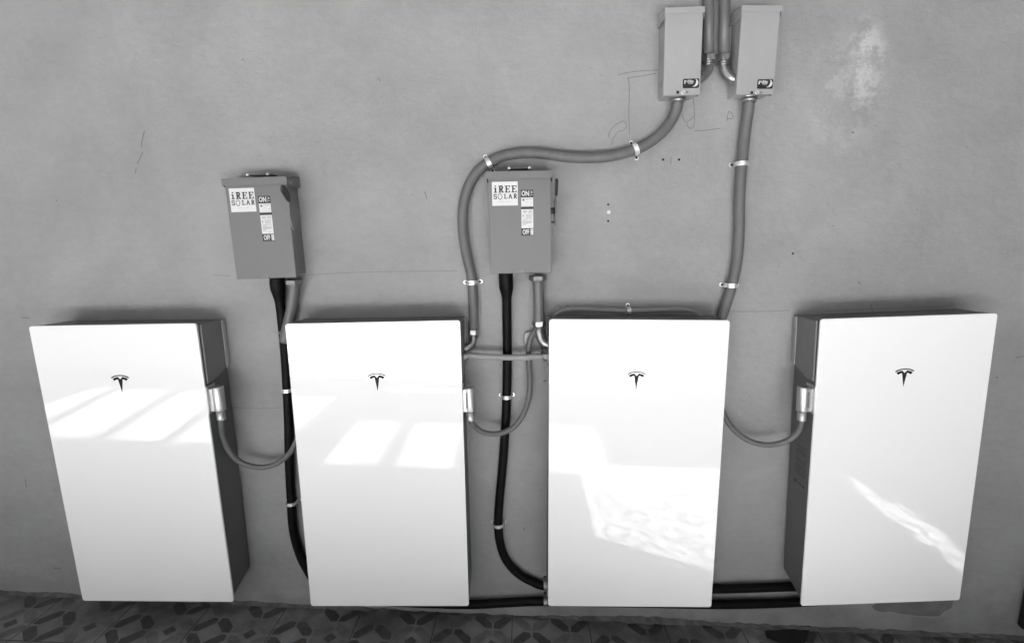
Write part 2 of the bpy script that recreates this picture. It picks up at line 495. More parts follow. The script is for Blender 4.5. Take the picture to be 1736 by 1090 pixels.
    if labelled:
        # printed rating text down the side
        random.seed(7)
        mb = MB(); X = s * (hw + .0006)
        def line(y0, y1, z, h):
            mb.poly([Vector((X, y0, z)), Vector((X, y1, z)), Vector((X, y1, z + h)), Vector((X, y0, z + h))])
        z = .060
        while z > -.075:
            if random.random() < .82:
                y = -.128
                while y < -.058:
                    L = random.uniform(.004, .016); line(y, min(y + L, -.056), z, .0026); y += L + .0025
            z -= .0052 if random.random() < .85 else .010
        mb.build("rating_text", mat("rating_ink", .05, .6), e)
        mb = MB()
        for y0, r in ((-.065, .009), (-.088, .005), (-.1, .005), (-.118, .007)):
            mb.disc(Vector((X, y0, -.093)), (s, 0, 0), r, .0004, 14)
        mb.build("approval_marks", mat("rating_ink_dark", .04, .6), e)
    return e

G_BAT = []
battery([(48, 553), (332, 548), (396, 1020), (140, 1018)], (203, 636), "white home battery leftmost on the wall, its grey right side showing", 1, ((368, 675), -.135))
NECK1 = battery.neck
battery([(483, 549), (780, 543), (795, 1027), (527, 1027)], (638.5, 633), "white home battery second from left, beneath the left switch box, with pale window-like reflections", 1, ((795, 676), -.135))
NECK2 = battery.neck
battery([(931, 541), (1238, 543), (1206, 1029), (929, 1027)], (1079.5, 630), "white home battery third from left, with a thin conduit arching over its top edge", -1)
battery([(1392, 541), (1692, 531), (1627, 1017), (1358, 1027)], (1534, 625), "white home battery at the far right, its grey left side printed with rating text", -1, ((1366, 675), -.135), True)
NECK4 = battery.neck

# ------------------------------------------------------------------ lettering
def text_obj(name, s, h, loc, material, parent, bold=.03, sx=1.0, align='CENTER', rot=0.0):
    cu = bpy.data.curves.new(name, 'FONT')
    cu.body = s; cu.size = 1.0; cu.offset = bold; cu.align_x = align; cu.resolution_u = 3
    cu.extrude = 0.02
    tmp = bpy.data.objects.new(name + "_tmp", cu)
    COL.objects.link(tmp)
    dg = bpy.context.evaluated_depsgraph_get()
    me = bpy.data.meshes.new_from_object(tmp.evaluated_get(dg))
    bpy.data.objects.remove(tmp)
    zs = [v.co.y for v in me.vertices]; k = h / (max(zs) - min(zs)); z0 = min(zs)
    cr, sr = math.cos(rot), math.sin(rot)
    for v in me.vertices:
        x, z, d = v.co.x * k * sx, (v.co.y - z0) * k, v.co.z * .01
        v.co = (loc[0] + x * cr - z * sr, loc[1] - d, loc[2] + x * sr + z * cr)
    me.materials.append(material)
    o = bpy.data.objects.new(name, me)
    COL.objects.link(o); o.parent = parent
    return o

def slab_glyph(ch, x, z, wd, h, t):
    """slab serif capitals drawn as bars; returns outlines"""
    out = []
    def bar(x0, z0, x1, z1): out.append([(x + x0 * wd, z + z0 * h), (x + x1 * wd, z + z0 * h), (x + x1 * wd, z + z1 * h), (x + x0 * wd, z + z1 * h)])
    tw = t / wd; th = t * .55 / h
    def stroke(P, k=1.0):
        for (ax, az), (bx, bz) in zip(P[:-1], P[1:]):
            a = Vector((x + ax * wd, z + az * h)); b_ = Vector((x + bx * wd, z + bz * h))
            d = (b_ - a).normalized(); nn = Vector((-d.y, d.x)) * t * k / 2
            a = a - d * t * .15; b_ = b_ + d * t * .15
            out.append([tuple(a - nn), tuple(b_ - nn), tuple(b_ + nn), tuple(a + nn)])
    if ch == 'i':
        bar(.3, 0, .3 + tw, .72); bar(0, 0, 1, th); bar(.05, .72 - th, .3 + tw, .72); bar(.3, .86, .3 + tw, 1.05)
    elif ch in 'RP':
        bar(.14, 0, .14 + tw, 1); bar(0, 0, .14 + tw + .14, th); bar(0, 1 - th, .5, 1)
        stroke([(.4, .95), (.68, .92), (.78, .75), (.68, .55), (.3, .5)]); stroke([(.5, .5), (.82, .06)]); bar(.72, 0, 1.02, th)
    elif ch == 'E':
        bar(.14, 0, .14 + tw, 1); bar(0, 0, 1, th); bar(0, 1 - th, 1, 1); bar(.3, .47, .72, .47 + th)
        bar(1 - tw * .6, 0, 1, .3); bar(1 - tw * .6, .72, 1, 1); bar(.72 - tw * .4, .36, .72 + tw * .1, .66)
    elif ch == 'S':
        stroke([(.88, .74), (.75, .92), (.45, .97), (.16, .88), (.12, .7), (.3, .56), (.7, .44), (.88, .3), (.82, .1), (.5, .03), (.2, .08), (.1, .26)], .85)
    elif ch == 'O':
        N = 18
        stroke([(.5 + .52 * math.cos(2 * math.pi * k / N), .45 + .58 * math.sin(2 * math.pi * k / N)) for k in range(N + 1)], .6)
    elif ch == 'L':
        bar(.18, 0, .18 + tw, 1); bar(0, 0, .95, th); bar(0, 1 - th, .6, 1); bar(.95 - tw * .6, 0, .95, .34)
    elif ch == 'A':
        stroke([(.14, .04), (.48, .95)], .8); stroke([(.48, .95), (.86, .04)]); bar(.3, .28, .7, .28 + th); bar(-.04, 0, .34, th); bar(.66, 0, 1.06, th)
    return out

# ------------------------------------------------------------------ switch boxes
BW, BH, BD = .2236, .3608, .102
BC = Vector((1.4979, 0, .9199))
def LB(px, py):
    p = at(px, py, -BD); return (p.x - BC.x, p.z - BC.z)
AXR = .5512
def switch_box(center, roll, label):
    e = empty("switch_box", center, label, "switch box", "safety switch boxes on the wall", roll)
    hw, hh = BW / 2, BH / 2
    body = MB().box(-hw + .006, hw - .006, -BD + .006, -.001, -hh + .008, hh - .004).build("body", M_BOXD, e, bevel=.003)
    door = MB()
    door.box(-hw, hw, -BD, -BD + .0045, -hh, hh - .021)
    door.box(-hw, -hw + .0035, -BD + .0045, -BD + .022, -hh, hh - .021)
    door.box(hw - .0035, hw, -BD + .0045, -BD + .022, -hh, hh - .021)
    door.box(-hw + .0036, hw - .0036, -BD + .0046, -BD + .02, -hh, -hh + .0035)
    door = door.build("door", M_BOXD, e, bevel=.0015)
    # rain hood
    hd = MB()
    hd.prism([Vector((-hw - .006, y, z)) for y, z in ((-BD - .006, hh - .004), (0 - .0015, hh + .008), (-.0015, hh + .0105), (-BD - .006, hh - .001))], (2 * hw + .012, 0, 0))
    hd.box(-hw - .006, hw + .006, -BD - .0085, -BD - .0062, hh - .026, hh - .0005)
    for s in (-1, 1):
        x0, x1 = sorted((s * (hw + .0035), s * (hw + .006)))
        hd.prism([Vector((x0, y, z)) for y, z in ((-BD - .0061, hh - .0045), (-.0015, hh + .0075), (-.0015, hh - .030), (-BD + .02, hh - .034), (-BD - .0061, hh - .026))], (x1 - x0, 0, 0))
    hood = hd.build("rain_hood", M_BOXD, e, bevel=.001)
    for s in (-1, 1):
        MB().dome(Vector((s * (hw + .0062), -BD + .018, hh - .018)), (s, 0, 0), .005, .003).build("hood_screw", M_BRIGHT, hood)
    # hub closure plate on the top
    hp = MB().prism(rrect(-.045, .045, hh + .013, hh + .016, .001, -.075), (0, .05, 0)).build("hub_plate", M_BOXD, hood)
    for x in (-.037, .037):
        MB().dome(Vector((x, -.078, hh + .0125)), (0, -.6, 1), .0065, .007).build("screw", M_STICK, hp)
    # latch
    x0, z0 = LB(876, 459); 
    lt = MB(); lt.box(x0, x0 + .028, -BD - .006, -BD - .0004, -hh + .002, -hh + .007); lt.prism([Vector((x0 + .002 + x, -BD - .0004, -hh + .0075 + z)) for x, z in ((0, 0), (.024, 0), (.022, .006), (.012, .009), (.002, .006))], (0, -.0015, 0))
    lt.build("latch", M_DARKMET, door)
    MB().box(x0 - .012, x0 - .008, -BD + .01, -BD + .013, -hh - .012, -hh - .0005).build("padlock_tab", M_FLANGE, e)
    # company sticker
    (sx0, sz1), (sx1, sz0) = LB(833.5, 309), LB(878, 348.5)
    st = MB().prism([Vector((x, -BD - .0004, z)) for x, z in ((sx0, sz0), (sx1, sz0), (sx1, sz1), (sx0, sz1))], (0, -.0006, 0)).build("company_sticker", M_STICK, door)
    sw = sx1 - sx0; sh = sz1 - sz0
    mb = MB(); yy = -BD - .0012
    def put(chars, xs, zf, hf, wf, t):
        for ch, xf in zip(chars, xs):
            for k, poly in enumerate(slab_glyph(ch, sx0 + xf * sw, sz0 + zf * sh, wf * sw * (.62 if ch == 'i' else 1), hf * sh, t)):
                mb.poly([Vector((px, yy - .00008 * k, pz)) for px, pz in poly])
    put("iREE", (.07, .25, .50, .755), .545, .29, .205, .0052)
    put("SOLAR", (.05, .235, .455, .635, .825), .29, .20, .150, .0036)
    mb.build("lettering", M_BLACK, st)
    mb = MB()
    for k in range(12):
        if k in (5, 8): continue
        mb.poly([Vector((sx0 + (.27 + k * .038) * sw, yy, sz0 + .15 * sh)), Vector((sx0 + (.297 + k * .038) * sw, yy, sz0 + .15 * sh)), Vector((sx0 + (.297 + k * .038) * sw, yy, sz0 + .195 * sh)), Vector((sx0 + (.27 + k * .038) * sw, yy, sz0 + .195 * sh))])
    mb.build("fine_print", M_PALEINK, st)
    # on / off warning label
    (lx0, lz1), (lx1, lz0) = LB(882.8, 322.3), LB(904.8, 399.4)
    lw = lx1 - lx0; lh = lz1 - lz0
    def zz(f): return lz1 - f * lh
    lab = MB().prism([Vector((x, -BD - .0004, z)) for x, z in ((lx0, lz0), (lx1, lz0), (lx1, lz1), (lx0, lz1))], (0, -.0006, 0)).build("warning_label", M_BLACK, door)
    mb = MB()
    for f0, f1 in ((.165, .363), (.42, .835)):
        mb.poly([Vector((x, -BD - .0013, z)) for x, z in ((lx0 + .0006, zz(f1)), (lx1 - .0006, zz(f1)), (lx1 - .0006, zz(f0)), (lx0 + .0006, zz(f0)))])
    mb.poly([Vector((x, -BD - .0013, z)) for x, z in ((lx0 + lw * .75, zz(.985)), (lx1 - .0012, zz(.985)), (lx1 - .0012, zz(.85)), (lx0 + lw * .75, zz(.85)))])
    mb.build("white_field", M_STICK, lab)
    text_obj("lettering", "ON", .0185, (lx0 + lw * .36, -BD - .0014, zz(.133)), M_WHITEINK, lab, .03, .70)
    text_obj("lettering", "OFF", .0185, (lx0 + lw * .37, -BD - .0014, zz(.975)), M_WHITEINK, lab, .03, .56)
    mb = MB(); random.seed(11)
    def dash(f, xa, xb, hgt_, y2=-BD - .0016):
        x = xa
        while x < xb:
            L = random.uniform(.03, .09)
            mb.poly([Vector((lx0 + x * lw, y2, zz(f + hgt_))), Vector((lx0 + min(x + L, xb) * lw, y2, zz(f + hgt_))), Vector((lx0 + min(x + L, xb) * lw, y2, zz(f))), Vector((lx0 + x * lw, y2, zz(f)))])
            x += L + .02
    for f, a_, b_ in ((.185, .35, .92), (.205, .38, .92), (.26, .3, .6), (.28, .72, .92), (.335, .1, .9), (.445, .2, .45), (.46, .1, .5), (.475, .15, .48), (.49, .15, .42), (.443, .6, .9), (.46, .55, .95), (.475, .58, .92), (.495, .55, .92),
                      (.53, .3, .9), (.548, .35, .85), (.566, .38, .85), (.584, .35, .85), (.602, .38, .85), (.63, .15, .9), (.652, .15, .5), (.675, .1, .9), (.69, .1, .85), (.705, .1, .9), (.72, .1, .8), (.735, .1, .5), (.76, .1, .35), (.79, .55, .8)):
        dash(f, a_, b_, .0075)
    mb.disc(Vector((lx0 + .2 * lw, -BD - .0013, zz(.215))), (0, -1, 0), .0042, .0004, 14)
    mb.prism([Vector((lx0 + x * lw, -BD - .0013, zz(f))) for x, f in ((.13, .53), (.19, .53), (.17, .56), (.22, .56), (.16, .62), (.17, .58), (.12, .575))], (0, -.0003, 0))
    mb.build("fine_print", M_INK, lab)
    mb = MB()
    for f in (.03, .055, .1): mb.poly([Vector((x, -BD - .0013, z)) for x, z in ((lx0 + lw * .85, zz(f + .018)), (lx0 + lw * .92, zz(f + .018)), (lx0 + lw * .92, zz(f)), (lx0 + lw * .82, zz(f)))])
    mb.poly([Vector((x, -BD - .0013, z)) for x, z in ((lx0 + lw * .73, zz(.15)), (lx0 + lw * .75, zz(.15)), (lx0 + lw * .75, zz(.01)), (lx0 + lw * .73, zz(.01)))])
    mb.build("small_marks", M_WHITEINK, lab)
    mb = MB()
    for f in (.872, .895, .94, .962): mb.poly([Vector((x, -BD - .0016, z)) for x, z in ((lx0 + lw * .8, zz(f + .012)), (lx0 + lw * .9, zz(f + .012)), (lx0 + lw * .9, zz(f)), (lx0 + lw * .8, zz(f)))])
    mb.build("small_marks", M_INK, lab)
    # lever handle on the right side
    X0 = .5512 + hw + .016
    def SB(cx_, cy_):
        p = atx(360 + cx_ / 4.36, 270 + cy_ / 4.36, X0); return (p.y, p.z - .9193)
    plate = [SB(*q) for q in ((566, 318), (592, 322), (628, 355), (646, 410), (640, 462), (603, 532), (588, 500), (570, 420))]
    hnd = MB().prism([Vector((hw + .013, y, z)) for y, z in plate], (.005, 0, 0)).build("handle", M_HANDLE, e, bevel=.001)
    grip = [SB(*q) for q in ((512, 208), (520, 193), (534, 194), (573, 262), (573, 318), (560, 316), (514, 238))]
    MB().prism([Vector((hw + .011, y, z)) for y, z in grip], (.009, 0, 0)).build("grip", M_GRIP, hnd, bevel=.003, segs=3)
    y0, z0 = SB(598, 485)
    ym = sum(q[0] for q in plate) / len(plate); zm = sum(q[1] for q in plate) / len(plate)
    MB().disc(Vector((hw - .002, ym + .006, zm - .004)), (1, 0, 0), .011, .0145, 18).build("pivot", M_GRIP, hnd)
    MB().box(hw - .004, hw + .0125, ym + .004, ym + .014, z0 - .014, z0 - .006).build("stop", M_GRIP, hnd)
    for cx_, cy_ in ((597, 484), (638, 368), (640, 400), (640, 430), (565, 325)):
        y1, z1 = SB(cx_, cy_)
        MB().disc(Vector((hw + .0162, y1, z1)), (1, 0, 0), .0035, .0008, 10).build("rivet", M_BRIGHT if cy_ < 450 else M_SCREW, hnd)
    y1, z1 = SB(627, 575)
    MB().disc(Vector((hw - .0055, y1, z1)), (1, 0, 0), .005, .001, 12).build("knockout", M_FLANGE, e)
    return e
M_GRIP = mat("dark_grip", .025, .5)
M_HANDLE = mat("handle_grey_paint", .17, .4)
switch_box((.5512, 0, .9193), .0105, "left grey switch box, alone above the gap between first and second batteries")
switch_box((1.4979, 0, .9199), -.0027, "grey safety switch box in the middle, tucked under the curve of the thick conduit")

# ------------------------------------------------------------------ small boxes at the top
TW, TH, TD = .128, .2718, .085
def top_box(lid_px, bl, br, label, ky):
    a = at(bl[0], bl[1], -TD); b_ = at(br[0], br[1], -TD)
    t1 = at(lid_px[0][0], lid_px[0][1], -TD - .004); t2 = at(lid_px[1][0], lid_px[1][1], -TD - .004)
    ctr = (a + b_ + t1 + t2) / 4
    W = (b_ - a).length; H = ((t1 + t2) / 2 - (a + b_) / 2).length
    u = (b_ - a) + (t2 - t1); roll = math.atan2(u.z, u.x)
    hw, hh = W / 2, H / 2
    e = empty("combiner_box", (ctr.x, 0, ctr.z), label, "electrical box", "small pale electrical boxes high on the wall", roll)
    MB().box(-hw + .004, hw - .004, -TD + .0035, -.001, -hh + .004, hh - .003).build("body", M_BOXT, e, bevel=.002)
    d = MB(); d.box(-hw, hw, -TD, -TD + .003, -hh, hh - .014)
    for s in (-1, 1):
        x0, x1 = sorted((s * hw, s * (hw - .0025))); d.box(x0, x1, -TD + .0031, -TD + .016, -hh, hh - .014)
    d.box(-hw + .003, hw - .003, -TD + .0031, -TD + .014, -hh, -hh + .0025)
    door = d.build("door", M_BOXT, e, bevel=.0012)
    hd = MB()
    hd.prism([Vector((-hw - .004, y, z)) for y, z in ((-TD - .004, hh - .003), (-.0015, hh + .010), (-.0015, hh + .0125), (-TD - .004, hh))], (2 * hw + .008, 0, 0))
    hd.box(-hw - .004, hw + .004, -TD - .0065, -TD - .0042, hh - .019, hh + .0003)
    for s in (-1, 1):
        x0, x1 = sorted((s * (hw + .002), s * (hw + .004)))
        hd.prism([Vector((x0, y, z)) for y, z in ((-TD - .0041, hh - .0035), (-.0015, hh + .0095), (-.0015, hh - .032), (-TD + .004, hh - .034), (-TD - .0041, hh - .030))], (x1 - x0, 0, 0))
    hd.build("rain_hood", M_BOXT, e, bevel=.001)
    # maker's badge: white lettering and a crescent on black
    inv = Matrix.Rotation(roll, 4, 'Y') @ Matrix.Translation((-ctr.x, 0, -ctr.z))
    kx0, ky0, kx1, ky1 = ky
    p0 = inv @ at(kx0, ky1, -TD); p1 = inv @ at(kx1, ky0, -TD)
    bg_ = MB().prism(rrect(p0.x, p1.x, p0.z, p1.z, .005, -TD - .0003), (0, -.0006, 0)).build("badge", M_BLACK, door)
    bw_, bh_ = p1.x - p0.x, p1.z - p0.z; Y = -TD - .0011
    mb = MB()
    # crescent
    cx_, cz_, ro = p0.x + .68 * bw_, p0.z + .56 * bh_, .42 * bh_
    out = []; inn = []
    for k in range(15):
        a_ = R_(75 - 190 * k / 14)
        out.append(Vector((cx_ + ro * 1.15 * math.cos(a_), Y, cz_ + ro * math.sin(a_))))
        tk = math.sin(math.pi * k / 14) * .48
        inn.append(Vector((cx_ - tk * ro * .25 + ro * 1.15 * (1 - tk) * math.cos(a_), Y, cz_ + ro * (1 - tk) * math.sin(a_))))
    for k in range(14): mb.poly([out[k], out[k + 1], inn[k + 1], inn[k]]) if k else mb.poly([out[0], out[1], inn[1]])
    mb.build("crescent", M_WHITEINK, bg_)
    text_obj("lettering", "r", bh_ * .36, (p0.x + .145 * bw_, Y, p0.z + .47 * bh_), M_WHITEINK, bg_, .05, .95)
    text_obj("lettering", "idNite", bh_ * .33, (p0.x + .45 * bw_, Y - .0003, p0.z + .56 * bh_), M_WHITEINK, bg_, .02, .62)
    text_obj("lettering", "SOLAR", bh_ * .12, (p0.x + .47 * bw_, Y - .0003, p0.z + .43 * bh_), M_WHITEINK, bg_, .02, 1.0)
    # three little punched marks under the badge
    zc = p0.z - .0125
    MB().box(p0.x - .024 + .003, p0.x - .015 + .003, Y - .0003, -TD - .0001, zc - .0045, zc + .0045).build("square_mark", M_BLACK, door)
    sc_ = MB().disc(Vector((p0.x + .001, -TD - .0001, zc)), (0, -1, 0), .0062, .0015, 18).build("cover_screw", M_WHITEINK, door)
    MB().prism([Vector((p0.x + .001 + x, -TD - .0018, zc + z)) for x, z in ((-.0045, .0030), (-.003, .0045), (.0045, -.0030), (.003, -.0045))], (0, -.0004, 0)).build("slot", M_BLACK, sc_)
    MB().disc(Vector((p0.x + .0155, -TD - .0001, zc)), (0, -1, 0), .0042, .001, 14).build("round_mark", M_INK, door)
    # knockout on the left side
    MB().disc(Vector((-hw + .0038, -TD * .42, -hh + .052)), (-1, 0, 0), .011, .0015, 18).build("knockout", M_FLANGE, e)
    # rounded ear under the right corner
    MB().box(hw - .012, hw - .004, -TD + .004, -TD + .01, -hh - .004, -hh - .0005).build("hinge_pin", M_DARKMET, e)
    return e
top_box(((1128, 13.7), (1193.6, 12.1)), (1124.8, 163), (1187, 160.5), "left of the two small pale electrical boxes at the top, feeding the curving conduit", (1157.3, 133.5, 1185.5, 150.5))
top_box(((1259, 10), (1323.8, 10)), (1248.6, 160.5), (1312, 159.5), "right of the two small pale electrical boxes at the top, above the straight conduit", (1283, 134.8, 1311, 151.2))

# ------------------------------------------------------------------ conduits, pipes
RF = .0195
def run(name, px, r, material, label, cat, Y=None, group=None, per=9):
    """a conduit lying on the wall through pixels px: (x, y[, depth])"""
    P = []
    for q in px:
        d = q[2] if len(q) > 2 else (Y if Y is not None else -(r + .006))
        P.append(at(q[0], q[1], d))
    pts = spline(P, per)
    o = MB().tube(pts, r, 24).build(name, material)
    return tag(o, label, cat, group), P

def nut(mb, p, ax, r, h, hexn=6):
    p = Vector(p); ax = Vector(ax).normalized()
    mb.tube([p, p + ax * h], r, hexn)

def fitting(name, px, r, label, cat="conduit fitting", group="zinc conduit fittings", rings=2, nutat=0, n_in=None, hexr=1.45):
    """elbow or straight fitting through (x,y,depth) points, collar and hex nut at its first end"""
    P = [at(*q) for q in px]
    e = tag(bpy.data.objects.new(name, None), label, cat, group)
    COL.objects.link(e); e.location = (P[0].x, P[0].y, P[0].z)
    off = Vector(e.location)
    P = [p - off for p in P]
    pts = spline(P, 8)
    MB().tube(pts, r, 24).build("elbow", M_ZINC, e)
    ax = (pts[1] - pts[0]).normalized()
    mb = MB(); nut(mb, -ax * .012, ax, r * hexr, .020); mb.build("hex_nut", M_ZINC, e, bevel=.002)
    for k in range(rings):
        MB().tube([ax * (.0115 + .007 * k), ax * (.0165 + .007 * k)], r * (1.28 - .05 * k), 24).build("collar", M_ZINC, e)
    return e, P

# rigid pair dropping in from above
y_r = -.030
for xx, lab in (((1201, 1201.5), "left one of the paired straight vertical pipes entering from the top edge"), ((1230, 1227), "right one of the paired straight vertical pipes entering from the top edge")):
    a = at(xx[1], 102, y_r); b_ = at(xx[0], -60, y_r)
    o = MB().tube([a, (a + b_) / 2, b_, b_ + Vector((0, 0, .35))], .0185, 24).build("vertical_pipe", M_PIPE)
    tag(o, lab, "pipe", "paired vertical pipes at the top")
fitting("conduit_elbow", [(1201.5, 100, -.030), (1201.5, 112, -.030), (1198, 122, -.036), (1189, 132, -.045), (1176, 137, -.048)], .0175, "short metal elbow curving left from a vertical pipe into the left small box")
fitting("conduit_elbow", [(1227, 100, -.030), (1227, 112, -.030), (1231, 124, -.036), (1240, 133, -.045), (1254, 137, -.048)], .0175, "short metal elbow curving right from a vertical pipe into the right small box")

# thick curving conduit
flexC = [(1149, 172, -.040), (1147, 184, -.034), (1139, 203), (1123, 224), (1102, 241), (1077, 254), (1040, 264), (1000, 267.5), (960, 266), (920, 261), (882, 260), (850, 266), (825, 278), (806, 296), (793, 320), (786, 347), (784.5, 372), (786, 400), (792, 436), (799, 466), (802, 500), (803, 535), (802.5, 566)]
run("curving_conduit", flexC, RF, M_FLEX, "thick grey conduit sweeping in a wide S from the left small top box", "conduit", Y=-.026)
flexD = [(1270, 172, -.040), (1268, 190, -.034), (1263, 225), (1258, 275), (1254, 330), (1253, 385), (1250, 436), (1241, 483), (1230, 518), (1220, 550), (1212, 585)]
run("drooping_conduit", flexD, RF, M_FLEX, "thick grey conduit hanging nearly straight from the right small top box", "conduit", Y=-.026)
for cx_, cy_, lab in ((1149.5, 164.5, "short metal connector under the left small box, gripping the curving conduit"), (1270.5, 164, "short metal connector under the right small box, gripping the straight conduit")):
    p = at(cx_, cy_, -.041); e = empty("conduit_connector", p, lab, "conduit fitting", "zinc conduit fittings")
    MB().tube([Vector((0, 0, .0065)), Vector((0, 0, -.004)), Vector((0, 0, -.006))], [.031, .031, .029], 8).build("hex_nut", M_ZINC, e, bevel=.0015)
    MB().tube([Vector((0, 0, -.0062)), Vector((0, 0, -.014)), Vector((0, 0, -.020))], [.0265, .0265, .0235], 24).build("collar", M_ZINC, e)
fitting("conduit_elbow", [(802.5, 564, -.028), (802.5, 576, -.030), (799, 585, -.036), (791, 591, -.046), (778, 594, -.05)], .0150, "metal elbow ending the curving conduit, turning left into the second battery", hexr=1.5)

# rigid risers under the switch boxes
def riser(px, label):
    P = [at(*q) for q in px]
    return tag(MB().tube(spline(P, 8), .0205, 24).build("riser_pipe", M_PIPE), label, "pipe", "grey pipes below the switch boxes")
riser([(498, 474, -.045), (498, 495, -.040), (494.5, 520, -.036), (489, 547, -.034), (482, 580, -.034)], "short grey pipe from the left switch box bottom down behind the second battery")
riser([(912, 468, -.045), (913, 495, -.042), (913.5, 520, -.040), (914, 550, -.040)], "short straight grey pipe from the middle switch box bottom to a metal elbow")
for cx_, cy_, lab in ((498, 477, "hexagonal locknut under the left switch box"), (911.5, 470, "hexagonal locknut under the middle switch box")):
    p = at(cx_, cy_, -.045); e = empty("locknut", p, lab, "locknut", "locknuts under the switch boxes")
    MB().tube([Vector((0, 0, .006)), Vector((0, 0, -.012))], .0335, 6).build("hex_nut", M_DARKMET, e, bevel=.002)
    MB().tube([Vector((0, 0, -.0122)), Vector((0, 0, -.017))], .026, 24).build("collar", M_DARKMET, e)
fitting("conduit_elbow", [(914, 549, -.040), (914.5, 560, -.040), (917, 572, -.044), (924, 582, -.050), (940, 587, -.055)], .0185, "big metal elbow left of the third battery, turning right from the short straight pipe", rings=2, hexr=1.5)

# black pipes
def black(px, label, boot):
    P = [at(*q) for q in px]; pts = spline(P, 8)
    rs = []
    for p in pts:
        k = (p.z - boot[1]) / (boot[0] - boot[1])
        rs.append(.018 + .009 * max(0, min(1, k)))
    e = MB().tube(pts, rs, 24).build("black_pipe", M_BLKPIPE)
    return tag(e, label, "pipe", "black pipes running down and along the wall")
zA0, zA1 = at(472, 490, -.03).z, at(474, 512, -.03).z
black([(470, 470, -.045), (470, 482, -.042), (474, 508, -.032), (479, 550, -.026), (484, 605, -.024), (487, 660, -.024), (489.5, 720, -.024), (491, 790, -.024), (494, 850, -.024), (496.5, 890, -.024), (503, 922, -.024), (516, 955, -.024), (540, 988, -.026), (590, 1010, -.03), (650, 1018, -.032), (720, 1022, -.032), (795, 1024, -.032), (860, 1021, -.03), (925, 1018.5, -.028), (1060, 1021, -.028), (1206, 1024, -.028), (1280, 1023, -.028), (1360, 1020, -.028), (1420, 1016, -.028)],
      "black pipe from the left switch box, then running low along the wall, lower of two", (zA0, zA1))
zB0, zB1 = at(858, 488, -.03).z, at(858, 506, -.03).z
black([(857.5, 460, -.045), (858, 480, -.042), (859, 505, -.030), (859.5, 550, -.025), (860, 610, -.024), (859, 670, -.024), (857, 720, -.024), (852, 790, -.024), (846.5, 850, -.024), (845, 890, -.024), (848, 920, -.024), (858, 948, -.024), (878, 971, -.024), (902, 985, -.024), (926, 993, -.024), (990, 998, -.024), (1100, 998, -.024), (1206, 998, -.024), (1280, 996, -.024), (1345, 994, -.024), (1420, 992, -.024)],
      "black pipe from the middle switch box, curving behind the third battery, upper of two", (zB0, zB1))

# thin whip conduits between the plugs
RW = .0108
def whip(px, start, label):
    P = [start + Vector((0, 0, .012)), start] + [at(*q) for q in px]
    return tag(MB().tube(spline(P, 9), RW, 18).build("whip_conduit", M_CABLE), label, "cable", "thin grey cables looping from the battery plugs")
whip([(377, 738, -.115), (389, 765, -.10), (409, 784, -.085), (440, 792, -.07), (468, 786, -.06), (490, 769, -.055), (503, 745, -.05), (512, 715, -.05)], NECK1, "thin grey cable hanging in a loop from the first battery's plug to the second battery")
whip([(804, 722, -.11), (820, 733, -.095), (845, 735, -.082), (869, 725, -.07), (886, 704, -.06), (896, 676, -.048), (898.5, 650, -.038), (897, 618, -.032), (896, 592, -.032), (900, 573, -.034), (907, 560, -.036)], NECK2, "thin grey cable looping from the second battery's plug up to the big metal elbow")
whip([(1352, 733, -.115), (1332, 748, -.095), (1303, 754, -.08), (1274, 748.5, -.07), (1249, 733, -.06), (1232, 712, -.05), (1222, 690, -.05)], NECK4, "thin grey cable hanging from the fourth battery's plug leftward behind the third battery")
run("link_conduit", [(786, 602, -.075), (800, 603, -.075), (830, 605, -.075), (870, 606, -.073), (910, 605, -.072), (930, 604.5, -.072)], .0112, M_LCABLE, "pale thin conduit bridging horizontally between the second and third batteries", "conduit")
for cx_, lab in ((788, "small hexagonal connector where the bridging conduit enters the second battery"), (926, "small hexagonal connector where the bridging conduit enters the third battery")):
    p = at(cx_, 603.5, -.075); e = empty("cable_connector", p, lab, "cable connector", "connectors of the bridging conduit")
    MB().tube([Vector((-.008, 0, 0)), Vector((.008, 0, 0))], .0205, 6).build("hex_nut", M_DARKMET, e, bevel=.0015)
    MB().tube([Vector((-.014, 0, 0)), Vector((-.0082, 0, 0)), Vector((.0082, 0, 0)), Vector((.014, 0, 0))], .0145, 18).build("collar", M_ZINC, e)
run("arched_conduit", [(934, 542.5, -.024), (946, 531, -.024), (965, 525, -.024), (1000, 524.5, -.024), (1035, 526, -.024), (1066, 527, -.024), (1100, 526, -.024), (1140, 524.5, -.024), (1165, 525.5, -.024), (1182, 530.5, -.024), (1196, 543.5, -.024), (1204, 567.5, -.024)], .0098, M_LCABLE, "thin grey conduit arching just above the top of the third battery", "conduit")
# junction piece beside the elbow
p = at(893, 572, -.004)
jb = MB().prism([at(x, y, -.002) for x, y in ((888, 574), (890, 563), (901, 560), (903, 575), (890, 583))], (0, -.016, 0)).build("cable_clamp", M_DARKMET, None, bevel=.002)
tag(jb, "small dull metal clamp holding the looping cable beside the big elbow", "clamp")
bung = MB().tube([at(922, 594, -.06) + Vector((-.012, 0, 0)), at(922, 594, -.06) + Vector((.012, 0, 0)), at(922, 594, -.06) + Vector((.03, 0, 0))], [.014, .017, .017], 18).build("rubber_plug", M_GRIP)
tag(bung, "black rubber plug in the third battery's side, right under the big elbow", "plug")
clipp = MB(); clipp.box(-.002, .002, -.01, .01, -.05, .05); clipp.box(-.014, .002, -.01, .01, -.054, -.050)
clipp = clipp.build("side_clip", M_DARKMET); clipp.location = at(927.5, 624, -.07); tag(clipp, "slim bent metal clip low on the left side of the third battery", "clip")

